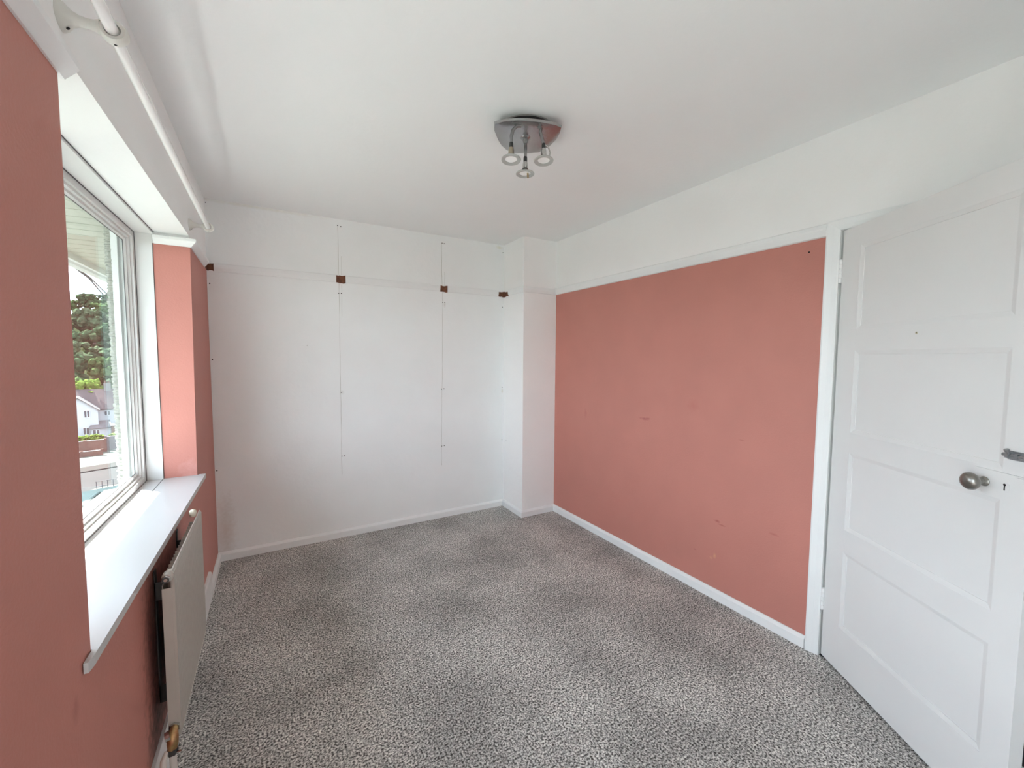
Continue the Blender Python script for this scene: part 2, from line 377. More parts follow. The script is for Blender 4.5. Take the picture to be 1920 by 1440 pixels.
# ------------------------------------------------------------------ window
win = structure(empty('window_1', (-.2, (WY0+WY1)/2, WZ0)))
SZ = .768
XL, XF = -.145, -.212          # liner inner edge, frame face
bm = bmesh.new()               # interior board: nosing stands a little further out at the far end, small horns
P = [(XL+.0015, WY0+.0), (XL+.0015, WY1), (.0, WY1), (.006, WY1+.035), (.028, WY1-.06), (.029, 2.60), (.010, 1.17), (.006, 1.135), (-.001, 1.14), (-.001, WY0)]
P = [(XL+.0015, WY0), (XL+.0015, WY1-.001), (-.004, WY1-.001), (.001, WY1+.012), (.029, WY1+.012), (.028, 2.60), (.011, 1.165), (.008, 1.140), (.0005, 1.140), (.0005, WY0)]
prism(bm, P, SZ-.022, SZ)
ws = obj('window_sill', bm, sill_white, win, bevel=.003)
obj('sill_strip', box(XF-.002, XL-.0015, WY0, WY1, SZ-.03, SZ-.001), sill_white, win, bevel=.0012)
bm = bmesh.new(); bx(bm, XF-.002, XL+.006, WY0, WY1, 2.000, WZ1)
obj('head_liner', bm, liner_white, win, bevel=.001)
obj('jamb_liner', box(XF-.002, XL, WY1-.006, WY1, SZ-.001, 2.000), liner_white, win, bevel=.001)
obj('jamb_liner', box(XF-.002, XL, WY0, WY0+.006, SZ-.001, 2.000), liner_white, win, bevel=.001)
def ring(bm, y0, y1, z0, z1, wd, xin, xout, slope=0, wb_=None):
    """mitred rectangular frame; the inner edge face slopes back by 'slope'"""
    wb_ = wb_ or wd
    o = [(y0, z0), (y1, z0), (y1, z1), (y0, z1)]; i = [(y0+wd, z0+wb_), (y1-wd, z0+wb_), (y1-wd, z1-wd), (y0+wd, z1-wd)]
    A = [bm.verts.new((xin, *p)) for p in o]; B = [bm.verts.new((xin, *p)) for p in i]
    i2 = [(y0+wd+slope, z0+wb_+slope), (y1-wd-slope, z0+wb_+slope), (y1-wd-slope, z1-wd-slope), (y0+wd+slope, z1-wd-slope)]
    Cc = [bm.verts.new((xout, *p)) for p in i2]; Dd = [bm.verts.new((xout, *p)) for p in o]
    for k in range(4):
        n = (k+1) % 4
        bm.faces.new((A[k], A[n], B[n], B[k])); bm.faces.new((B[k], B[n], Cc[n], Cc[k])); bm.faces.new((Cc[k], Cc[n], Dd[n], Dd[k])); bm.faces.new((Dd[k], Dd[n], A[n], A[k]))
FY0, FY1, FZ0, FZ1 = WY0+.002, WY1-.002, SZ-.008, 2.006
MY = 1.70                                            # mullion centre
bm = bmesh.new(); ring(bm, FY0, FY1, FZ0, FZ1, .034, XF, -.268, .0); obj('window_frame', bm, upvc, win, bevel=.0015)
obj('mullion', box(-.268, XF, MY-.03, MY+.03, FZ0+.034, FZ1-.034), upvc, win, bevel=.002)
for y0, y1 in ((MY+.03, FY1-.034), (FY0+.034, MY-.03)):
    fx = -.218 if y0 > 1.5 else -.205
    bm = bmesh.new(); ring(bm, y0, y1, FZ0+.034, FZ1-.034, .010, fx-.004, -.250, .006)
    s = obj('sash', bm, upvc, win, bevel=.001)
    bm = bmesh.new(); ring(bm, y0+.012, y1-.012, FZ0+.046, FZ1-.046, .010, -.232, -.243, .006)
    obj('glazing_bead', bm, upvc, s)
    bm = bmesh.new(); ring(bm, y0+.026, y1-.026, FZ0+.060, FZ1-.060, .0025, -.2405, -.2435, 0)
    obj('gasket', bm, gasket, s)
    obj('pane', box(-.2475, -.2435, y0+.014, y1-.014, FZ0+.048, FZ1-.048), glass, s)
h_ = obj('casement_handle', box(-.20, -.192, MY-.075, MY-.055, 1.25, 1.37), upvc, win, bevel=.003)
obj('sill_joint', box(XL-.0035, XL+.0035, WY0, WY1-.001, SZ-.006, SZ-.0006), gasket, win)
obj('sill_joint', box(XF-.001, XF+.0022, WY0, WY1-.006, SZ-.001, SZ+.0012), gasket, win)
obj('liner_joint', box(XF-.001, XF+.0025, WY1-.0085, WY1-.006, SZ, 2.000), gasket, win)
obj('liner_joint', box(XL-.0002, XL+.0022, WY1-.0015, WY1-.0004, SZ, 1.955), gasket, win)
obj('liner_joint', box(XL+.0055, XL+.0085, WY0, WY1, WZ1-.0022, WZ1-.0002), gasket, win)
obj('liner_joint', box(XF-.001, XF+.0025, WY0, WY1-.006, 1.9975, 2.0000), gasket, win)
obj('outer_sill', box(-.355, -.262, WY0-.03, WY1-.055, SZ-.075, SZ-.012), upvc, win, bevel=.004)
# outer reveal of rough-cast render
bm = bmesh.new()
for (x0, x1, y0, y1, z0, z1) in ((-.285, -.262, WY1-.062, WY1, SZ-.03, 2.03),):
    bx(bm, x0, x1, y0, y1, z0, z1)
obj('outer_reveal', bm, upvc, win)
def pebble(nm, y0, y1, z0, z1, parent, seed, x0=-.308, x1=-.283):
    """rough-cast strip with a ragged edge"""
    random.seed(seed); bm = bmesh.new(); nz = 420; L = []
    for i in range(nz+1):
        z = z0+(z1-z0)*i/nz; e = random.uniform(-.004, .004)
        L.append([bm.verts.new((x0+.012+random.uniform(-.004, .004), y0+e+.001, z)), bm.verts.new((x0+random.uniform(-.004, .003), y0+.012+e, z)), bm.verts.new((x0+random.uniform(-.003, .003), (y0+y1)/2, z)), bm.verts.new((x0, y1, z)), bm.verts.new((x1, y1, z)), bm.verts.new((x1, y0+e, z))])
    for a, b in zip(L, L[1:]):
        for k in range(6): bm.faces.new((a[k], a[(k+1) % 6], b[(k+1) % 6], b[k]))
    bm.faces.new(L[0]); bm.faces.new(L[-1][::-1])
    return obj(nm, bm, render_out, parent)
pebble('roughcast_edge', WY1-.060, WY1+.25, SZ-.6, 2.149, wl, 3)

# invented window in the same wall, out of view, added to brighten the room
w2 = structure(empty('added_fill_window', (-.2, (VY0+VY1)/2, VZ0)))
obj('window_sill', box(-.212, .02, VY0-.0, VY1, VZ0-.0, VZ0+.022), sill_white, w2, bevel=.003)
bm = bmesh.new(); ring(bm, VY0+.002, VY1-.002, VZ0+.022, VZ1-.002, .045, XF, -.268); obj('window_frame', bm, upvc, w2)
ym = (VY0+VY1)/2
obj('mullion', box(-.268, XF, ym-.03, ym+.03, VZ0+.067, VZ1-.047), upvc, w2)
for a, b in ((VY0+.047, ym-.03), (ym+.03, VY1-.047)): obj('pane', box(-.2475, -.2435, a, b, VZ0+.067, VZ1-.047), glass, w2)

# ------------------------------------------------------------------ door, frame and hall
ANG = math.radians(33.4)
dd = Vector((-math.sin(ANG), -math.cos(ANG), 0)); rz = math.atan2(dd.y, dd.x)
door = structure(empty('door_1', (W-.001, .8855, .012), rz))
DW, DH, DT = .765, 1.953, .036
z_ = lambda a: a-.012
rows = [(.211, .556), (.655, .9955), (1.0835, 1.437), (1.525, 1.880)]       # panels, world heights
S0, S1 = .103, .690
def dobj(nm, bm, m=door_white, bevel=0, smooth=False, parent=None): return obj(nm, bm, m, parent or door, smooth, True, bevel)
dobj('stile', box(.003, S0, 0, DT, 0, DH), bevel=.0012); dobj('stile', box(S1, DW, 0, DT, 0, DH), bevel=.0012)
zz = [0]+[z_(v) for r in rows for v in r]+[DH]
for i in range(0, len(zz), 2): dobj('rail', box(S0, S1, 0.0002, DT, zz[i], zz[i+1]))
for a, b in rows:
    dobj('panel', box(S0-.004, S1+.004, .0075, DT-.012, z_(a)-.004, z_(b)+.004))
    bm = bmesh.new(); wd = .017
    o_ = [(S0, z_(a)), (S1, z_(a)), (S1, z_(b)), (S0, z_(b))]; ins = lambda q: [(S0+q, z_(a)+q), (S1-q, z_(a)+q), (S1-q, z_(b)-q), (S0+q, z_(b)-q)]
    lv = [[bm.verts.new((s, y, z)) for s, z in pp] for pp, y in ((o_, .0010), (ins(.003), .0016), (ins(.012), .0042), (ins(.0160), .0052), (ins(.0166), .0076))]
    for p, q in zip(lv, lv[1:]):
        for k in range(4): bm.faces.new((p[k], p[(k+1) % 4], q[(k+1) % 4], q[k]))
    dobj('panel_moulding', bm)
# rim lock plate, keyhole, knob
lp = dobj('lock_plate', box(.617, DW-.002, -.0055, 0, z_(.998), z_(1.0745)), bevel=.0015)
dobj('lock_case', box(.735, DW+.001, -.010, 0, z_(1.001), z_(1.071)), bevel=.002)
for s, z in ((.6414, 1.0668), (.7325, 1.0703), (.6414, 1.004), (.7325, 1.0029)):
    bm = bmesh.new(); lathe(bm, [(.0032, -.0005), (.0030, .0012), (0, .0016)], (s, -.0045, z_(z)), (0, -1, 0), 12); dobj('screw', bm, door_white, parent=lp)
bm = bmesh.new(); lathe(bm, [(.0145, 0), (.0140, .0012), (0, .0014)], (.7035, -.0045, z_(1.035)), (0, -1, 0), 28); e = dobj('escutcheon', bm, parent=lp)
bm = bmesh.new(); lathe(bm, [(.0036, -.0006), (.0036, .0018), (0, .0018)], (.7035, -.0045, z_(1.0415)), (0, -1, 0), 16); bx(bm, .7018, .7052, -.0063, -.004, z_(1.0250), z_(1.0412)); dobj('keyhole', bm, hole, parent=lp)
KZ = z_(1.0360)
bm = bmesh.new(); lathe(bm, [(.0145, 0), (.0145, .003), (.0115, .006), (.010, .010), (0, .010)], (.650, -.0045, KZ), (0, -1, 0), 32); dobj('rose', bm, knob_m, smooth=True)
bm = bmesh.new(); lathe(bm, [(0, .008), (.0095, .008), (.0085, .018), (.0090, .024), (.016, .030), (.0235, .034), (.0262, .040), (.0255, .047), (.021, .0535), (.012, .0580), (0, .0595)], (.650, -.0045, KZ), (0, -1, 0), 40)
dobj('door_knob', bm, knob_m, smooth=True)
# slide bolt
bl = dobj('slide_bolt', box(.702, DW+.0, -.003, 0, z_(1.117), z_(1.142)), bolt_m, bevel=.0008)
bm = bmesh.new(); tube(bm, [(.696, -.009, z_(1.130)), (.762, -.009, z_(1.130))], .0048, 14); dobj('bolt_rod', bm, bolt_m, smooth=True, parent=bl)
for s in (.710, .733, .756):
    bm = bmesh.new(); bx(bm, s-.004, s+.004, -.0155, -.001, z_(1.1225), z_(1.1375)); dobj('bolt_guide', bm, bolt_m, bevel=.001, parent=bl)
bm = bmesh.new(); lathe(bm, [(.0035, 0), (.0035, .008), (.006, .010), (.006, .015), (0, .016)], (.714, -.013, z_(1.134)), (0, -.5, .86), 16); dobj('bolt_knob', bm, bolt_m, smooth=True, parent=bl)
bm = bmesh.new(); lathe(bm, [(.0045, -.0003), (.0045, .0007), (0, .0007)], (.386, 0, z_(1.495)), (0, -1, 0), 12); dobj('screw_hole', bm, mat('old_filler', (.55, .52, .38), .8))
bm = bmesh.new(); lathe(bm, [(.0018, .0002), (.0018, .0012), (0, .0012)], (.386, 0, z_(1.4955)), (0, -1, 0), 10); dobj('screw_hole', bm, hole)
for zc in (1.790, .279):
    hg = dobj('hinge', box(-.006, .003, .001, DT-.004, z_(zc)-.052, z_(zc)+.052), gloss)
    for k in range(5):
        bm = bmesh.new(); lathe(bm, [(0, 0), (.0062, 0), (.0066, .002), (.0066, .0175), (.0062, .0195), (0, .0195)], (-.001, -.0045, z_(zc)-.051+k*.0206), 'z', 14); dobj('hinge_knuckle', bm, gloss, smooth=True, parent=hg)
# door lining and architrave
bm = bmesh.new()
bx(bm, W-.001, W+.125, .8925, .9055, 0, 1.9845); bx(bm, W-.001, W+.125, .0995, .117, 0, 1.9845); bx(bm, W-.001, W+.125, .0995, .9055, 1.970, 1.9845)
bx(bm, W+.040, W+.055, .878, .8925, 0, 1.970); bx(bm, W+.040, W+.055, .117, .131, 0, 1.970); bx(bm, W+.040, W+.055, .131, .878, 1.956, 1.970)
structure(obj('trim_8', bm, gloss))
bm = bmesh.new()
AP = .017
yo, yi, zo, zi = .946, .8935, 2.017, 1.9705
yo2, yi2 = .062, .112
path = [((yo, 0), (yi, 0)), ((yo, zo), (yi, zi)), ((yo2, zo), (yi2, zi)), ((yo2, 0), (yi2, 0))]
def lerp(a, b, t): return (a[0]+(b[0]-a[0])*t, a[1]+(b[1]-a[1])*t)
prof = [(0, 0), (0, .018), (.12, .020), (.55, .014), (.88, .012), (1, .009), (1, 0)]
rings = []
for o_, i_ in path: rings.append([bm.verts.new((W-h, *lerp(o_, i_, t))) for t, h in prof])
for a, b in zip(rings, rings[1:]):
    for k in range(len(prof)-1): bm.faces.new((a[k], a[k+1], b[k+1], b[k]))
bm.faces.new(rings[0]); bm.faces.new(rings[-1][::-1])
structure(obj('trim_9', bm, gloss))
# landing beyond the door
structure(obj('floor_landing', box(W, W+1.3, -1.2, 2.0, -.03, -.001), hall_carpet))
bm = bmesh.new(); bx(bm, W+1.3, W+1.4, -1.2, 2.0, -.03, H); bx(bm, W+.12, W+1.3, 2.0, 2.1, -.03, H); bx(bm, W+.12, W+1.3, -1.3, -1.2, -.03, H)
structure(obj('wall_landing', bm, hall_paint))
structure(obj('ceiling_landing', box(W+.12, W+1.4, -1.3, 2.1, H, H+.1), hall_paint))

# ------------------------------------------------------------------ radiator
rad = tag(empty('radiator', (.055, 1.9, .195)), 'cream panel radiator fixed to the terracotta wall under the window', 'radiator')
RY0, RY1, RZ0, RZ1 = 1.610, 2.195, .192, .730
bm = bmesh.new(); bx(bm, .0615, .070, RY0, RY1, RZ0, RZ1-.006)
fp = obj('front_panel', bm, rad_cream, rad, bevel=.003)
bm = bmesh.new(); strip(bm, (.0615, RY0), (.0615, RY1), (1, 0), [(0, RZ1-.012), (.0085, RZ1-.012), (.007, RZ1-.004), (.004, RZ1+.003), (.0005, RZ1+.003), (0, RZ1)])
obj('top_seam', bm, rad_cream, fp)
bm = bmesh.new()
for k in range(26):
    y = RY0+.05+k*(RY1-RY0-.08)/25; bx(bm, .0695, .0712, y-.006, y+.006, RZ0+.004, RZ0+.008)
tag(obj('weld_marks', bm, mat('weld_cream', (.80, .77, .70), .4), fp), kind='stuff')
bm = bmesh.new()
for k in range(19):
    y = RY0+.03+k*(RY1-RY0-.06)/18
    bx(bm, .0698, .0704, y-.0005, y+.0005, RZ0+.02, RZ1-.04)
tag(obj('pressed_lines', bm, rad_cream, fp), kind='stuff')
for nm, y0, y1 in (('side_panel', RY0-.003, RY0), ('side_panel', RY1, RY1+.003)):
    obj(nm, box(.0385, .0625, y0+.002, y1+.002, RZ0+.03, RZ1-.052), rad_cream, rad, bevel=.0008)
bm = bmesh.new(); n = 17; y0, y1 = RY0+.035, RY1-.10; pts = []
for i in range(n*6+1):
    t = i/(n*6); y = y0+(y1-y0)*t; ph = (i % 6)/6.; x = .052+.0085*(1 if ph < .5 else -1)*(1 if ph not in (0, .5) else .0)
    pts.append((x, y))
a = [bm.verts.new((x, y, RZ0+.04)) for x, y in pts]; b = [bm.verts.new((x, y, RZ1-.010)) for x, y in pts]
for i in range(len(pts)-1): bm.faces.new((a[i], a[i+1], b[i+1], b[i]))
o = obj('convector_fins', bm, fin_m, rad); sm = o.modifiers.new('s', 'SOLIDIFY'); sm.thickness = .0012; tag(o, kind='stuff')
for y in (1.72, 2.08):
    bm = bmesh.new(); bx(bm, .001, .004, y-.012, y+.012, .25, .70); bx(bm, .001, .040, y-.012, y-.009, .60, .66); bx(bm, .001, .040, y-.012, y-.009, .25, .31); bx(bm, .034, .040, y-.014, y+.014, .655, .672)
    obj('wall_bracket', bm, dark_metal, rad)
obj('back_plate', box(.0375, .0400, RY0+.01, RY1-.06, RZ0+.035, RZ1-.045), fin_m, rad)
# header elbows / plugs
bm = bmesh.new(); lathe(bm, [(0, -.022), (.0135, -.020), (.0150, -.010), (.0150, .010), (.012, .022), (0, .024)], (.0545, RY0+.004, .716), 'y', 20); obj('header', bm, rad_cream, rad, True)
hd = bmesh.new(); lathe(hd, [(0, 0), (.0125, 0), (.0125, .005), (.0100, .006), (.0100, .009), (0, .009)], (.0535, RY0-.018, .716), (0, -1, 0), 6); pg = obj('blanking_plug', hd, chrome, rad)
bm = bmesh.new(); lathe(bm, [(.0095, .0085), (.0095, .0100), (.0050, .0101), (.0048, .007), (0, .007)], (.0535, RY0-.018, .716), (0, -1, 0), 20); obj('plug_socket', bm, dark_metal, pg, True)
bm = bmesh.new(); lathe(bm, [(0, 0), (.009, 0), (.0115, .006), (.0135, .014), (.0125, .022), (.008, .028), (0, .030)], (.050, RY1-.072, .7315), (.0, .15, 1), 24); tag(obj('air_vent_cap', bm, mat('cap_ivory', (.86, .80, .66), .35), rad, True))
# valve and pipes
vx, vy = .0535, RY0-.030
bm = bmesh.new(); tube(bm, [(vx, RY0+.03, .226), (vx, RY0-.004, .226)], .0105, 14); obj('tail_pipe', bm, rad_cream, rad, True)
bm = bmesh.new(); tube(bm, [(vx, RY0-.002, .226), (vx, RY0-.012, .226)], .0150, 6); obj('union_nut', bm, chrome, rad)
bm = bmesh.new(); tube(bm, [(vx, RY0-.010, .226), (vx, RY0-.022, .224), (vx, vy, .214), (vx-.001, vy-.001, .196), (vx-.002, vy-.002, .178)], [.0105, .0125, .0150, .0150, .0125], 16); vl = obj('valve_body', bm, copper, rad, True)
bm = bmesh.new(); tube(bm, [(vx-.018, vy-.004, .222), (vx-.006, vy-.002, .224)], [.0135, .0150], 10); obj('valve_cap', bm, chrome, vl)
bm = bmesh.new(); tube(bm, [(vx-.002, vy-.002, .180), (vx-.002, vy-.002, .162)], .0140, 6); obj('valve_nut', bm, dark_metal, vl)
bm = bmesh.new(); tube(bm, [(vx+.006, vy-.006, .166), (vx+.022, vy-.012, .170)], .0035, 8); obj('valve_screw', bm, chrome, vl, True)
bm = bmesh.new(); tube(bm, [(vx-.002, vy-.002, .163), (vx-.001, vy-.003, .110), (vx+.004, vy-.012, .06), (vx+.010, vy-.030, 0.0)], .0095, 14); obj('feed_pipe', bm, pipe_m, rad, True)
bm = bmesh.new(); tube(bm, [(vx-.016, vy-.006, .178), (vx-.022, vy-.016, .160), (vx-.026, vy-.030, .09), (vx-.028, vy-.040, 0.0)], [.005, .0085, .0100, .0100], 14); obj('feed_pipe', bm, pipe_m, rad, True)

# ------------------------------------------------------------------ curtain pole with two brackets
def rod_x(y): return .0805
PZ = 2.080
cp = tag(empty('curtain_pole', (.0805, 1.95, PZ)), 'white wooden curtain pole running above the window', 'curtain pole')
bm = bmesh.new(); tube(bm, [(.0805, .93, PZ+.004), (.0805, 2.765, PZ-.004)], .0115, 20); obj('pole', bm, pole_white, cp, True)
for y, z, nm in ((1.225, PZ+.003, 'near'), (2.742, PZ-.003, 'far')):
    br = tag(empty('pole_bracket', (0, y, z)), 'cream curtain pole bracket near the camera, with a dark screw hole' if nm == 'near' else 'small cream curtain pole bracket at the far end by the back wall', 'bracket', 'brackets that hold the curtain pole')
    bm = bmesh.new(); lathe(bm, [(0, 0), (.029, 0), (.029, .003), (.025, .010), (.015, .019), (.0105, .030), (.0095, .042), (.0110, .053), (.0145, .062)], (0, y, z+.002), 'x', 28)
    obj('bracket_arm', bm, bracket_m, br, True)
    bm = bmesh.new(); R0 = .0125; prof = [(R0, -.012), (R0, .012), (R0+.006, .0135), (R0+.0085, .008), (R0+.009, 0), (R0+.0085, -.008), (R0+.006, -.0135)]
    lathe(bm, prof, (.0805, y, z), 'y', 32, close=True)
    for v in bm.verts:                       # deeper, wider cup at the outer tip
        dx = v.co.x-.0805
        if dx > 0: v.co.x += dx*.25
        if v.co.z < z: v.co.z += (v.co.z-z)*.12
    obj('bracket_ring', bm, bracket_m, br, True)
    bm = bmesh.new(); lathe(bm, [(0, 0), (.0032, 0), (.0032, .001), (0, .001)], (.0125, y-.004, z-.0205), (.55, 0, -.85), 14); obj('screw_hole', bm, hole, br)
    bm = bmesh.new(); lathe(bm, [(0, 0), (.0028, 0), (.0028, .001), (0, .001)], (.083, y+.002, z-.0233), (.05, 0, -1), 12); obj('grub_screw', bm, hole, br)

# ------------------------------------------------------------------ ceiling light
lm = tag(empty('ceiling_light', (1.345, 1.62, H)), 'brushed steel ceiling light plate with three small hanging spots', 'ceiling light')
LX, LY = 1.36, 1.635
bm = bmesh.new(); lathe(bm, [(0, 0), (.130, 0), (.134, -.003), (.134, -.008), (.115, -.018), (.04, -.028), (0, -.028)], (LX+.012, LY+.012, H), 'z', 48); obj('ceiling_cup', bm, brushed, lm, True)
outl = [(1.1900, 1.604), (1.214, 1.652), (1.262, 1.709), (1.300, 1.745), (1.341, 1.770), (1.380, 1.775), (1.419, 1.762), (1.455, 1.738), (1.486, 1.708), (1.497, 1.637), (1.488, 1.569), (1.470, 1.520), (1.449, 1.481), (1.415, 1.478), (1.355, 1.490), (1.300, 1.510), (1.253, 1.536), (1.215, 1.565)]
outl = [(x-.004, y-.006) for x, y in outl]
bm = bmesh.new(); cxy = Vector((1.350, 1.622)); rings = []
ZP = H-.044
for t, dz in ((1.0, .010), (.985, .0), (.93, -.004), (.75, -.008), (.5, -.011), (.25, -.013)):
    rings.append([bm.verts.new((cxy.x+(x-cxy.x)*t, cxy.y+(y-cxy.y)*t, ZP+dz)) for x, y in outl])
tp = [bm.verts.new((cxy.x+(x-cxy.x)*.96, cxy.y+(y-cxy.y)*.96, ZP+.010)) for x, y in outl]
n = len(outl)
for a, b in zip([tp]+rings, rings):
    for k in range(n): bm.faces.new((a[k], a[(k+1) % n], b[(k+1) % n], b[k]))
bm.faces.new(rings[-1]); bm.faces.new(tp)
obj('base_plate', bm, brushed, lm, True)
bm = bmesh.new(); bx(bm, LX-.01, LX+.01, LY-.01, LY+.01, ZP+.005, H-.025); obj('plate_stem', bm, dark_metal, lm)
bm = bmesh.new(); lathe(bm, [(.026, 0), (.021, -.008), (.012, -.012), (.010, -.030), (0, -.030)], (1.344, 1.603, ZP-.008), 'z', 24); obj('centre_boss', bm, brushed, lm, True)
def spot(ax, ay, zr, tilt, armpts, kind):
    sp = obj('spot_arm', (lambda b: (tube(b, armpts, .0068, 12), b)[1])(bmesh.new()), arm_m, lm, True)
    end = Vector(armpts[-1]); t = Vector(tilt).normalized()
    bm = bmesh.new(); lathe(bm, [(0, -.004), (.0075, -.004), (.0085, .004), (.0085, .016), (.0072, .020), (0, .020)], end, t, 18); obj('swivel_joint', bm, dark_metal, sp, True)
    bm = bmesh.new(); lathe(bm, [(0, .018), (.0095, .018), (.0115, .030), (.0125, .046), (.019, .056), (.026, .064), (0.024, .066), (.010, .050), (0, .048)], end, t, 24); hd_ = obj('lamp_holder', bm, holder_m if kind == 0 else chrome, sp, True)
    c = end+t*.064
    bm = bmesh.new(); lathe(bm, [(.025, -.003), (.0400, .001), (.0415, .004), (.0400, .007), (.025, .004)], c, t, 40, close=True); obj('glass_ring', bm, clear, sp, True)
    bm = bmesh.new(); lathe(bm, [(0, .0005), (.025, .0005), (.025, .002), (0, .002)], c, t, 32); obj('lamp_face', bm, lamp_in, sp, True)
    return c, t, sp
zt = ZP-.006
c1 = spot(0, 0, 0, (-.05, -.08, -1), [(1.284, 1.543, zt), (1.266, 1.548, zt-.003), (1.252, 1.554, zt-.020), (1.243, 1.554, zt-.048), (1.243, 1.554, zt-.078)], 0)
c3 = spot(0, 0, 0, (-.03, -.07, -1), [(1.352, 1.512, zt), (1.358, 1.503, zt-.010), (1.352, 1.500, zt-.028), (1.360, 1.497, zt-.052), (1.366, 1.495, zt-.076)], 1)
c2 = spot(0, 0, 0, (0, .02, -1), [(1.346, 1.606, zt-.010), (1.346, 1.606, zt-.035), (1.346, 1.606, zt-.065), (1.345, 1.606, zt-.090)], 1)
bm = bmesh.new(); tube(bm, [c2[0]+Vector((.010, -.006, 0)), c2[0]+Vector((.011, -.007, -.022))], [.0045, .0038], 10); obj('lamp_pin', bm, brass, c2[2], True)
bm = bmesh.new(); tube(bm, [(1.366, 1.492, zt-.075), (1.385, 1.484, zt-.090), (1.390, 1.480, zt-.110), (1.384, 1.482, zt-.132)], .003, 8); obj('wire_clip', bm, chrome, c3[2], True)

# ------------------------------------------------------------------ outside
soffit_m = mat('soffit_cream', (.50, .48, .41), .6, bump=.3, bscale=40, var=.1, vscale=12)
eave = structure(empty('trim_10', (-.6, 2.5, 2.15)))
for i in range(60):
    y = -1.0+i*.155
    if y > 7.9: break
    bm = box(-.90, -.302, y, y+.146, 2.150, 2.162); obj('soffit_board', bm, soffit_m, eave)
structure(obj('ceiling_eave', box(-.90, -.302, -1.2, 8.2, 2.162, 2.20), mat('soffit_gap', (.30, .28, .24), .8)))
gut = structure(obj('trim_11', box(-.925, -.90, -1.2, 8.2, 2.105, 2.26), upvc))
bm = bmesh.new()
strip(bm, (-.930, -1.2), (-.930, 8.2), (-1, 0), [(0, 2.20), (.0, 2.125), (.02, 2.098), (.05, 2.090), (.08, 2.100), (.10, 2.13), (.10, 2.20), (.096, 2.20), (.096, 2.132), (.078, 2.106), (.05, 2.096), (.022, 2.104), (.005, 2.13), (.005, 2.20)])
tag(obj('gutter', bm, mat('gutter_grey', (.60, .60, .60), .5)), 'white plastic gutter along the eaves outside the window', 'gutter')
structure(obj('wall_outside', box(-.302, -.285, D+.12, 8.2, -15.3, 2.15), render_out))
structure(obj('roof_slope', (lambda b: (prism(b, [(-.95, -1.2), (-.31, -1.2), (-.31, 8.2), (-.95, 8.2)], 2.21, 2.6), b)[1])(bmesh.new()), mat('roof_slate', (.2, .2, .22), .8)))
def cable(pts, label, r=.006):
    bm = bmesh.new(); tube(bm, pts, r, 6, False); tag(obj('overhead_cable', bm, mat('cable_grey', (.08, .08, .085), .7)), label, 'cable', 'cables slung outside the window')
# cable rays (computed from the view): start at the eave, sagging away
cable([(-.96, 3.4, 2.26), (-1.05, 4.75, 2.155), (-1.05, 5.21, 2.10), (-1.05, 5.72, 1.99), (-1.04, 6.6, 1.86), (-.95, 8.1, 1.80)], 'thin dark overhead cable slung from the eaves, upper of the pair')
cable([(-.97, 3.4, 2.24), (-1.055, 4.75, 2.145), (-1.055, 5.21, 2.09), (-1.055, 5.73, 1.935), (-1.04, 6.6, 1.78), (-.95, 8.1, 1.70)], 'thin dark overhead cable slung from the eaves, lower of the pair')

lead = mat('lead_roof', (.030, .042, .044), .9, bump=.1, bscale=8, var=.2, vscale=2, spec=.0)
br = tag(empty('bay_roof', (-.9, 4.2, -.1)), 'grey green lead roof of the bay just below the window', 'roof')
bm = bmesh.new(); prism(bm, [(-1.75, 2.3), (-.31, 2.3), (-.31, 5.6), (-1.1, 5.95), (-1.75, 5.6)], -.08, 0); obj('lead_sheet', bm, lead, br, bevel=.01)
for x in (-.75, -1.2, -1.62): obj('lead_roll', (lambda b: (tube(b, [(x, 2.3, .005), (x, 5.65, .005)], .022, 10), b)[1])(bmesh.new()), lead, br, True)
bm = bmesh.new(); strip(bm, (-1.80, 2.25), (-1.80, 5.62), (-1, 0), [(0, .02), (0, -.09), (.05, -.12), (.10, -.09), (.10, .0), (.09, .0), (.09, -.08), (.05, -.105), (.01, -.08), (.01, .02)]); obj('bay_gutter', bm, upvc, br)
obj('bay_wall', box(-1.7, -.31, 2.35, 5.5, -15.3, -.08), render_out, br)

A15 = math.radians(15); ex = Vector((math.cos(A15), math.sin(A15), 0)); ey = Vector((-math.sin(A15), math.cos(A15), 0))
def F(s, t, z): return ex*s+ey*t+Vector((0, 0, z))
GZ = -15.3
grass_m = mat('field_grass', (.10, .108, .09), .95, spec=0., col2=(.075, .08, .07), vscale=.05)
bm = bmesh.new(); NX, NY = 40, 56; V = []
def gz(s, t):
    h = GZ
    if t > 128: h += min(1, (t-128)/110.)**1.3*29*(1+.18*math.sin(s*.018+1)+.1*math.sin(s*.05))
    return h
for i in range(NX+1):
    V.append([bm.verts.new(F(s, t, gz(s, t))) for s in [-320+640*i/NX] for t in [-260+j*620/NY for j in range(NY+1)]])
for i in range(NX):
    for j in range(NY): bm.faces.new((V[i][j], V[i+1][j], V[i+1][j+1], V[i][j+1])).material_index = 1 if -260+j*620/NY > 118 else 0
structure(obj('ground', bm, [grass_m, mat('hill_undergrowth', (.022, .032, .016), .95, spec=0., col2=(.014, .02, .010), vscale=.4)], None, True))
tarmac = mat('tarmac', (.040, .039, .038), .9, spec=0., col2=(.034, .033, .032), vscale=.3)
def slab(nm, s0, s1, t0, t1, z0, z1, m, lab=None, cat=None, skew=0):
    bm = bmesh.new(); vs = bx(bm, s0, s1, t0, t1, z0, z1)
    for v in vs: v.co = F(v.co.x, v.co.y+v.co.x*skew, v.co.z)
    o = obj(nm, bm, m)
    return o
structure(slab('road', -90, 60, 69, 84, GZ, GZ+.06, tarmac, skew=.25))
structure(slab('pavement', -90, 60, 84, 87.5, GZ, GZ+.2, mat('pavement', (.034, .032, .030), .9, spec=0.), skew=.25))
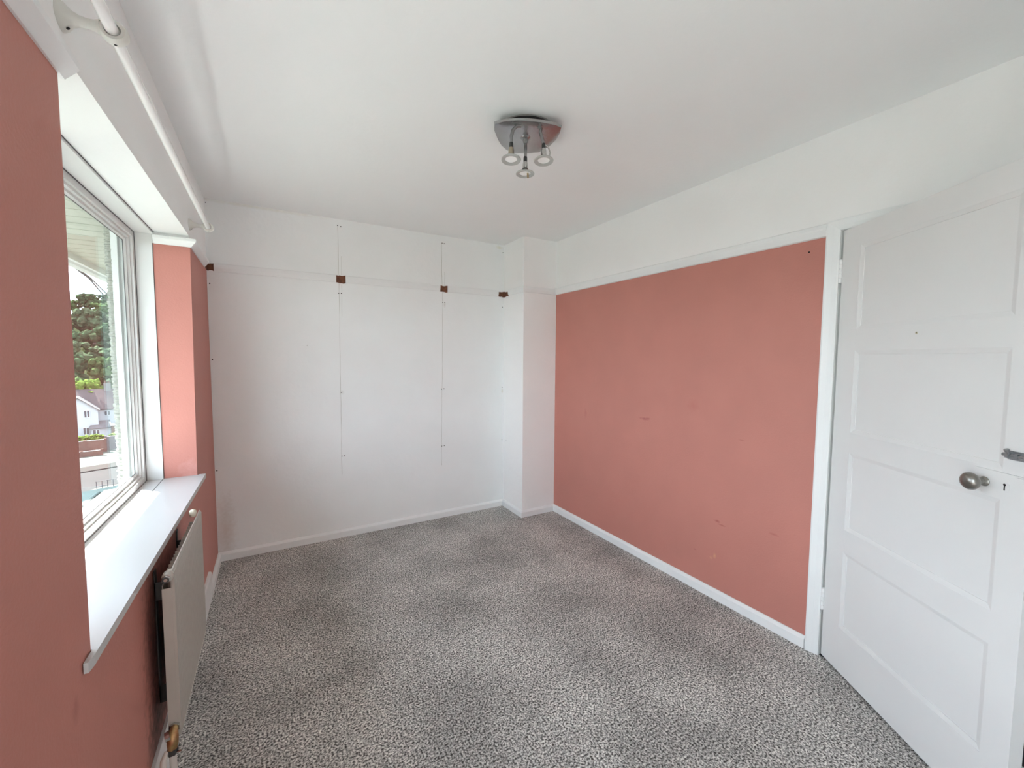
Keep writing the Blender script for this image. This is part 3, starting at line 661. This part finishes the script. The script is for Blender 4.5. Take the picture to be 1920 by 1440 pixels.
structure(slab('forecourt', -90, 60, 30, 66, GZ, GZ+.12, mat('concrete_yard', (.045, .044, .042), .9, spec=0.), skew=.25))

brick_m = mat('pinkish_brick', (.09, .047, .038), .9, spec=0., col2=(.12, .08, .065), vscale=2)
brick_g = mat('grey_stone_wall', (.09, .075, .078), .9, col2=(.06, .053, .056), vscale=2)
def garden_wall(nm, s0, s1, t, z0, z1, m, label):
    e = tag(empty(nm, F((s0+s1)/2, t, z0), A15), label, 'wall', 'garden walls across the road')
    h = z1-z0
    obj('wall_face', box(-(s1-s0)/2, (s1-s0)/2, -.15, .15, 0, h-.12), m, e, local=True)
    obj('coping', box(-(s1-s0)/2-.05, (s1-s0)/2+.05, -.2, .2, h-.12, h), mat('coping', (.12, .10, .095), .9), e, local=True)
    n = int((s1-s0)/2.6)+1
    for i in range(n+1):
        s = -(s1-s0)/2+i*(s1-s0)/n; obj('pier', box(s-.16, s+.16, -.22, .22, 0, h+.12), m, e, local=True)
garden_wall('garden_wall', -9, .9, 100, GZ, -13.1, brick_m, 'pinkish brick garden wall in front of the white house')
garden_wall('garden_wall', 1.0, 14, 101.5, GZ, -12.9, brick_g, 'grey garden wall to the right of the pinkish brick one')
garden_wall('garden_wall', -9, .4, 97, GZ, -14.4, brick_m, 'low brick retaining wall along the pavement')

# houses
hw = mat('house_render', (.30, .305, .31), .9, spec=0.); hc = mat('house_cream', (.34, .32, .28), .9)
rt = mat('roof_pinkgrey', (.085, .07, .068), .85, spec=0., col2=(.07, .06, .06), vscale=.8); rt2 = mat('roof_grey', (.11, .105, .105), .85, spec=0., col2=(.08, .08, .08), vscale=.8)
wdk = mat('house_glass', (.04, .045, .055), .15); wfr = mat('house_frame', (.45, .46, .48), .6); chm = mat('chimney_render', (.13, .125, .12), .9, spec=0.)
def hwindow(e, s, z, w_, h_, t=-.02):
    f = obj('window_frame', box(s-w_/2, s+w_/2, t-.06, t+.1, z-h_/2, z+h_/2), wfr, e, local=True)
    for k in (-1, 1): obj('pane', box(s+k*w_/4-w_/5.2, s+k*w_/4+w_/5.2, t-.09, t-.02, z-h_/2+.09, z+h_/2-.09), wdk, f, local=True)
def gable_house(e, s0, s1, t0, t1, h, ridge, wm, rm, along='t', over=.3):
    obj('house_wall', box(s0, s1, t0, t1, 0, h), wm, e, local=True)
    bm = bmesh.new(); m_ = (s0+s1)/2
    if along == 't':      # ridge runs away from the viewer, gable faces viewer
        a = [(s0, t0, h), (s1, t0, h), (m_, t0, ridge)]; b = [(x, t1, z) for x, _, z in a]
    else:
        m_ = (t0+t1)/2; a = [(s0, t0, h), (s0, t1, h), (s0, m_, ridge)]; b = [(s1, y, z) for _, y, z in a]
    A = [bm.verts.new(p) for p in a]; B = [bm.verts.new(p) for p in b]
    bm.faces.new(A); bm.faces.new(B[::-1])
    for i in range(3): bm.faces.new((A[i], A[(i+1) % 3], B[(i+1) % 3], B[i]))
    obj('gable_wall', bm, wm, e, local=True)
    bm = bmesh.new(); th = .18
    if along == 't':
        k = (ridge-h)/(m_-s0)
        for sg in (-1, 1):
            xe = m_+sg*((s1-s0)/2+over); ze = ridge-k*((s1-s0)/2+over)
            vs = [(m_, t0-over, ridge), (xe, t0-over, ze), (xe, t1+over, ze), (m_, t1+over, ridge)]
            lo = [bm.verts.new(v) for v in vs]; hi = [bm.verts.new((v[0], v[1], v[2]+th)) for v in vs]
            bm.faces.new(lo); bm.faces.new(hi[::-1])
            for i in range(4): bm.faces.new((lo[i], lo[(i+1) % 4], hi[(i+1) % 4], hi[i]))
    else:
        k = (ridge-h)/((t1-t0)/2)
        for sg in (-1, 1):
            ye = m_+sg*((t1-t0)/2+over); ze = ridge-k*((t1-t0)/2+over)
            vs = [(s0-over, m_, ridge), (s0-over, ye, ze), (s1+over, ye, ze), (s1+over, m_, ridge)]
            lo = [bm.verts.new(v) for v in vs]; hi = [bm.verts.new((v[0], v[1], v[2]+th)) for v in vs]
            bm.faces.new(lo); bm.faces.new(hi[::-1])
            for i in range(4): bm.faces.new((lo[i], lo[(i+1) % 4], hi[(i+1) % 4], hi[i]))
    obj('house_roof', bm, rm, e, local=True)
e = tag(empty('house', F(0, 120, GZ), A15), 'white rendered house with a pinkish roof and a small grey porch across the road', 'house')
gable_house(e, -3.6, 8.5, 3, 11, 5.4, 9.2, hw, rt, 's')          # main range behind
gable_house(e, -5.4, .2, -1.5, 4, 5.6, 8.1, hw, rt2, 't')        # front wing with windows
hwindow(e, -1.39, 4.9, .8, 1.5, -1.52); hwindow(e, -1.61, 1.5, .9, 1.5, -1.52); hwindow(e, -3.9, 4.9, .8, 1.5, -1.52); hwindow(e, 1.6, 4.4, .9, 1.0, 2.98)
po = obj('porch_wall', box(-.9, 1.9, -3.0, 3, 0, 2.0), hw, e, local=True)
bm = bmesh.new(); V4 = [(-1.25, -3.3, 1.95), (2.2, -3.3, 1.95), (1.9, .8, 3.0), (-.7, .8, 3.0)]
lo = [bm.verts.new(v) for v in V4]; hi = [bm.verts.new((v[0], v[1], v[2]+.15)) for v in V4]; bm.faces.new(lo); bm.faces.new(hi[::-1])
for i in range(4): bm.faces.new((lo[i], lo[(i+1) % 4], hi[(i+1) % 4], hi[i]))
obj('porch_roof', bm, rt2, e, local=True); hwindow(e, -.2, 1.3, 1.0, 1.0, -3.02)
obj('chimney', box(1.3, 2.4, 6.5, 7.3, 8.6, 10.6), chm, e, local=True)
for k in (1.55, 2.1): obj('chimney_pot', (lambda b: (lathe(b, [(.16, 0), (.14, .5), (.10, .5), (.10, .1)], (k, 6.9, 10.6), 'z', 12), b)[1])(bmesh.new()), brick_m, e, local=True)
e = tag(empty('garage', F(3.4, 118, GZ), A15), 'low brown brick garage beside the white house', 'garage')
obj('garage_wall', box(-1.4, 3.0, -2, 1.2, 0, 2.35), brick_m, e, local=True); obj('garage_roof', box(-1.5, 3.2, -2.2, 1.4, 2.35, 2.5), rt2, e, local=True); obj('garage_door', box(-.9, 1.5, -2.05, -1.95, 0, 2.0), wfr, e, local=True)
e = tag(empty('house', F(-14, 122, GZ), A15), 'cream rendered house left of the white house', 'house')
gable_house(e, -4.5, 4.5, -3, 5, 5.2, 8.0, hc, rt, 's'); hwindow(e, -2, 4.2, 1.2, 1.2, -3.02); hwindow(e, 2, 4.2, 1.2, 1.2, -3.02); hwindow(e, -2, 1.4, 1.4, 1.3, -3.02); obj('front_door', box(1.5, 2.4, -3.1, -3, 0, 2.1), wdk, e, local=True); obj('chimney', box(-.4, .4, .6, 1.4, 7, 9.2), chm, e, local=True)
e = tag(empty('house', F(17, 124, GZ), A15), 'white rendered house with a grey roof, right of the garage', 'house')
gable_house(e, -4.5, 4.5, -3, 5, 5.2, 8.2, hw, rt2, 's'); hwindow(e, -2, 4.2, 1.2, 1.2, -3.02); hwindow(e, 2, 4.2, 1.2, 1.2, -3.02); hwindow(e, -2, 1.4, 1.4, 1.3, -3.02); obj('front_door', box(1.5, 2.4, -3.1, -3, 0, 2.1), wdk, e, local=True); obj('chimney', box(-.4, .4, .6, 1.4, 7, 9.2), chm, e, local=True)

# trees on the hill and shrubs
leafs = [mat('foliage_%s' % n, c, .9, col2=tuple(v*.45 for v in c), vscale=1.3, detail=6, contrast=(.38, .60), spec=.0, bump=1., bscale=2.) for n, c in
         (('mid', (.055, .085, .034)), ('dark', (.038, .060, .032)), ('bright', (.095, .14, .03)), ('grey', (.055, .078, .045)))]
bark = mat('bark', (.06, .05, .045), .9)
def crown_mesh(seed, flat=1.0, n=75):
    random.seed(seed); bm = bmesh.new()
    for k in range(n):
        a = random.uniform(0, 6.28); r = .68*math.sqrt(random.random()); z = random.uniform(-.45, .60)*flat
        rr = random.uniform(.13, .25)*(1-.25*abs(z))
        m = Matrix.Translation((math.cos(a)*r, math.sin(a)*r, z)) @ Matrix.Scale(rr, 4)
        bmesh.ops.create_icosphere(bm, subdivisions=2, radius=1, matrix=m)
    off = Vector((seed*3.1, seed*1.7, 0))
    for v in bm.verts:
        c = v.co.copy(); d = noise.noise(c*3.2+off)*.14+noise.noise(c*9+off)*.12+noise.noise(c*26+off)*.07
        v.co = c*(1+d)
    me = bpy.data.meshes.new('crown'); bm.to_mesh(me); bm.free(); return me
crowns = [crown_mesh(s) for s in range(4)]
tm = bmesh.new(); tube(tm, [(0, 0, 0), (.02, 0, .5), (0, .02, 1)], [.09, .07, .05], 8); tme = bpy.data.meshes.new('trunk'); tm.to_mesh(tme); tm.free(); tme.materials.append(bark)
cm = {}
def tree(s, t, size, tall, mi, label, nm='tree', base=None, trunk=True, group='trees on the wooded hill', cat='tree'):
    z0 = gz(s, t) if base is None else base
    e = tag(empty(nm, F(s, t, z0), random.uniform(0, 6.28)), label, cat, group)
    ci = random.randrange(4); key = (ci, mi)
    if key not in cm: m_ = crowns[ci].copy(); m_.materials.append(leafs[mi]); cm[key] = m_
    c = bpy.data.objects.new('crown' if trunk else 'foliage', cm[key]); COL.objects.link(c); c.parent = e
    c.scale = (size, size, size*tall); c.location = (0, 0, (size*tall*1.15 if trunk else size*tall*.55))
    if trunk:
        k = bpy.data.objects.new('trunk', tme); COL.objects.link(k); k.parent = e; k.scale = (size*1.2, size*1.2, size*tall*1.0)
random.seed(11)
rowsT = [(134, 4.2), (142, 4.6), (152, 5.0), (163, 5.2), (175, 5.4), (188, 5.6), (203, 5.2), (220, 4.8), (240, 4.3)]
desc = ['mid green', 'dark green', 'yellow green', 'grey green']
rown = ['nearest', 'second', 'third', 'fourth', 'fifth', 'sixth', 'seventh', 'eighth', 'skyline']
place = ['at the foot of the wooded hill behind the houses', 'on the lower slope of the wooded hill', 'halfway up the wooded hill', 'on the upper slope of the wooded hill', 'on the skyline of the wooded hill']
for ri, (t, sz) in enumerate(rowsT):
    span = 52; s = -span-random.uniform(0, 4)
    while s < span*.55:
        mi = random.choices((0, 1, 2, 3), (4, 3, 1 if ri < 6 else .5, 3))[0]; k = sz*random.uniform(.8, 1.25)
        pl = place[min(4, ri//2)]
        tt = t+random.uniform(-4, 4); rel = s/tt*120
        side = ('far left of the white house' if rel < -14 else 'to the left of the white house' if rel < -4.2 else 'above the left gable of the white house' if rel < .6 else
                'above the chimney of the white house' if rel < 4.2 else 'to the right of the white house' if rel < 14 else 'far right of the white house')
        tree(s, tt, k, random.uniform(.85, 1.15), mi, '%s tree, %s row up the hill, %s' % (desc[mi], rown[ri], side))
        s += sz*random.uniform(1.35, 1.8)
tree(-1.6, 129, 3.4, 1.15, 2, 'bright yellow green tree just behind the roof of the white house', base=-11.4, group=None)
tree(-1.8, 103.5, 1.0, .8, 2, 'yellow green shrub behind the brick wall, left one', 'garden_shrub', base=GZ+1.6, trunk=False, group=None, cat='shrub')
tree(-.1, 103, 1.2, .75, 2, 'wide yellow green shrub behind the brick wall, in front of the porch', 'garden_shrub', base=GZ+1.6, trunk=False, group=None, cat='shrub')
tree(2.2, 104, 1.1, .7, 2, 'small yellow green shrub behind the grey wall', 'garden_shrub', base=GZ+1.6, trunk=False, group=None, cat='shrub')

# railing beside the road and the slate roof below it
rl = tag(empty('railing', F(1.0, 60, -12.4), A15), 'dark metal railing beside the road below', 'railing')
dm = mat('railing_dark', (.05, .045, .05), .6)
for k in range(9):
    obj('post', box(-1.2+k*.42, -1.13+k*.42, -.03, .03, 0, .75+.0*k), dm, rl, local=True)
for z in (.2, .70): obj('handrail', box(-1.25, 2.3, -.02, .02, z, z+.05), dm, rl, local=True)
e = tag(empty('bank', F(1.0, 60, GZ), A15), 'grassy brown bank that carries the railing beside the road', 'bank')
obj('bank_top', (lambda b: (prism(b, [(-4.0, -2.5), (3.4, -2.5), (3.4, 1.0), (-.9, .4)], 0, -12.4-GZ), b)[1])(bmesh.new()), mat('bank_brown', (.14, .13, .11), .95, col2=(.08, .09, .05), vscale=1.5), e, local=True)
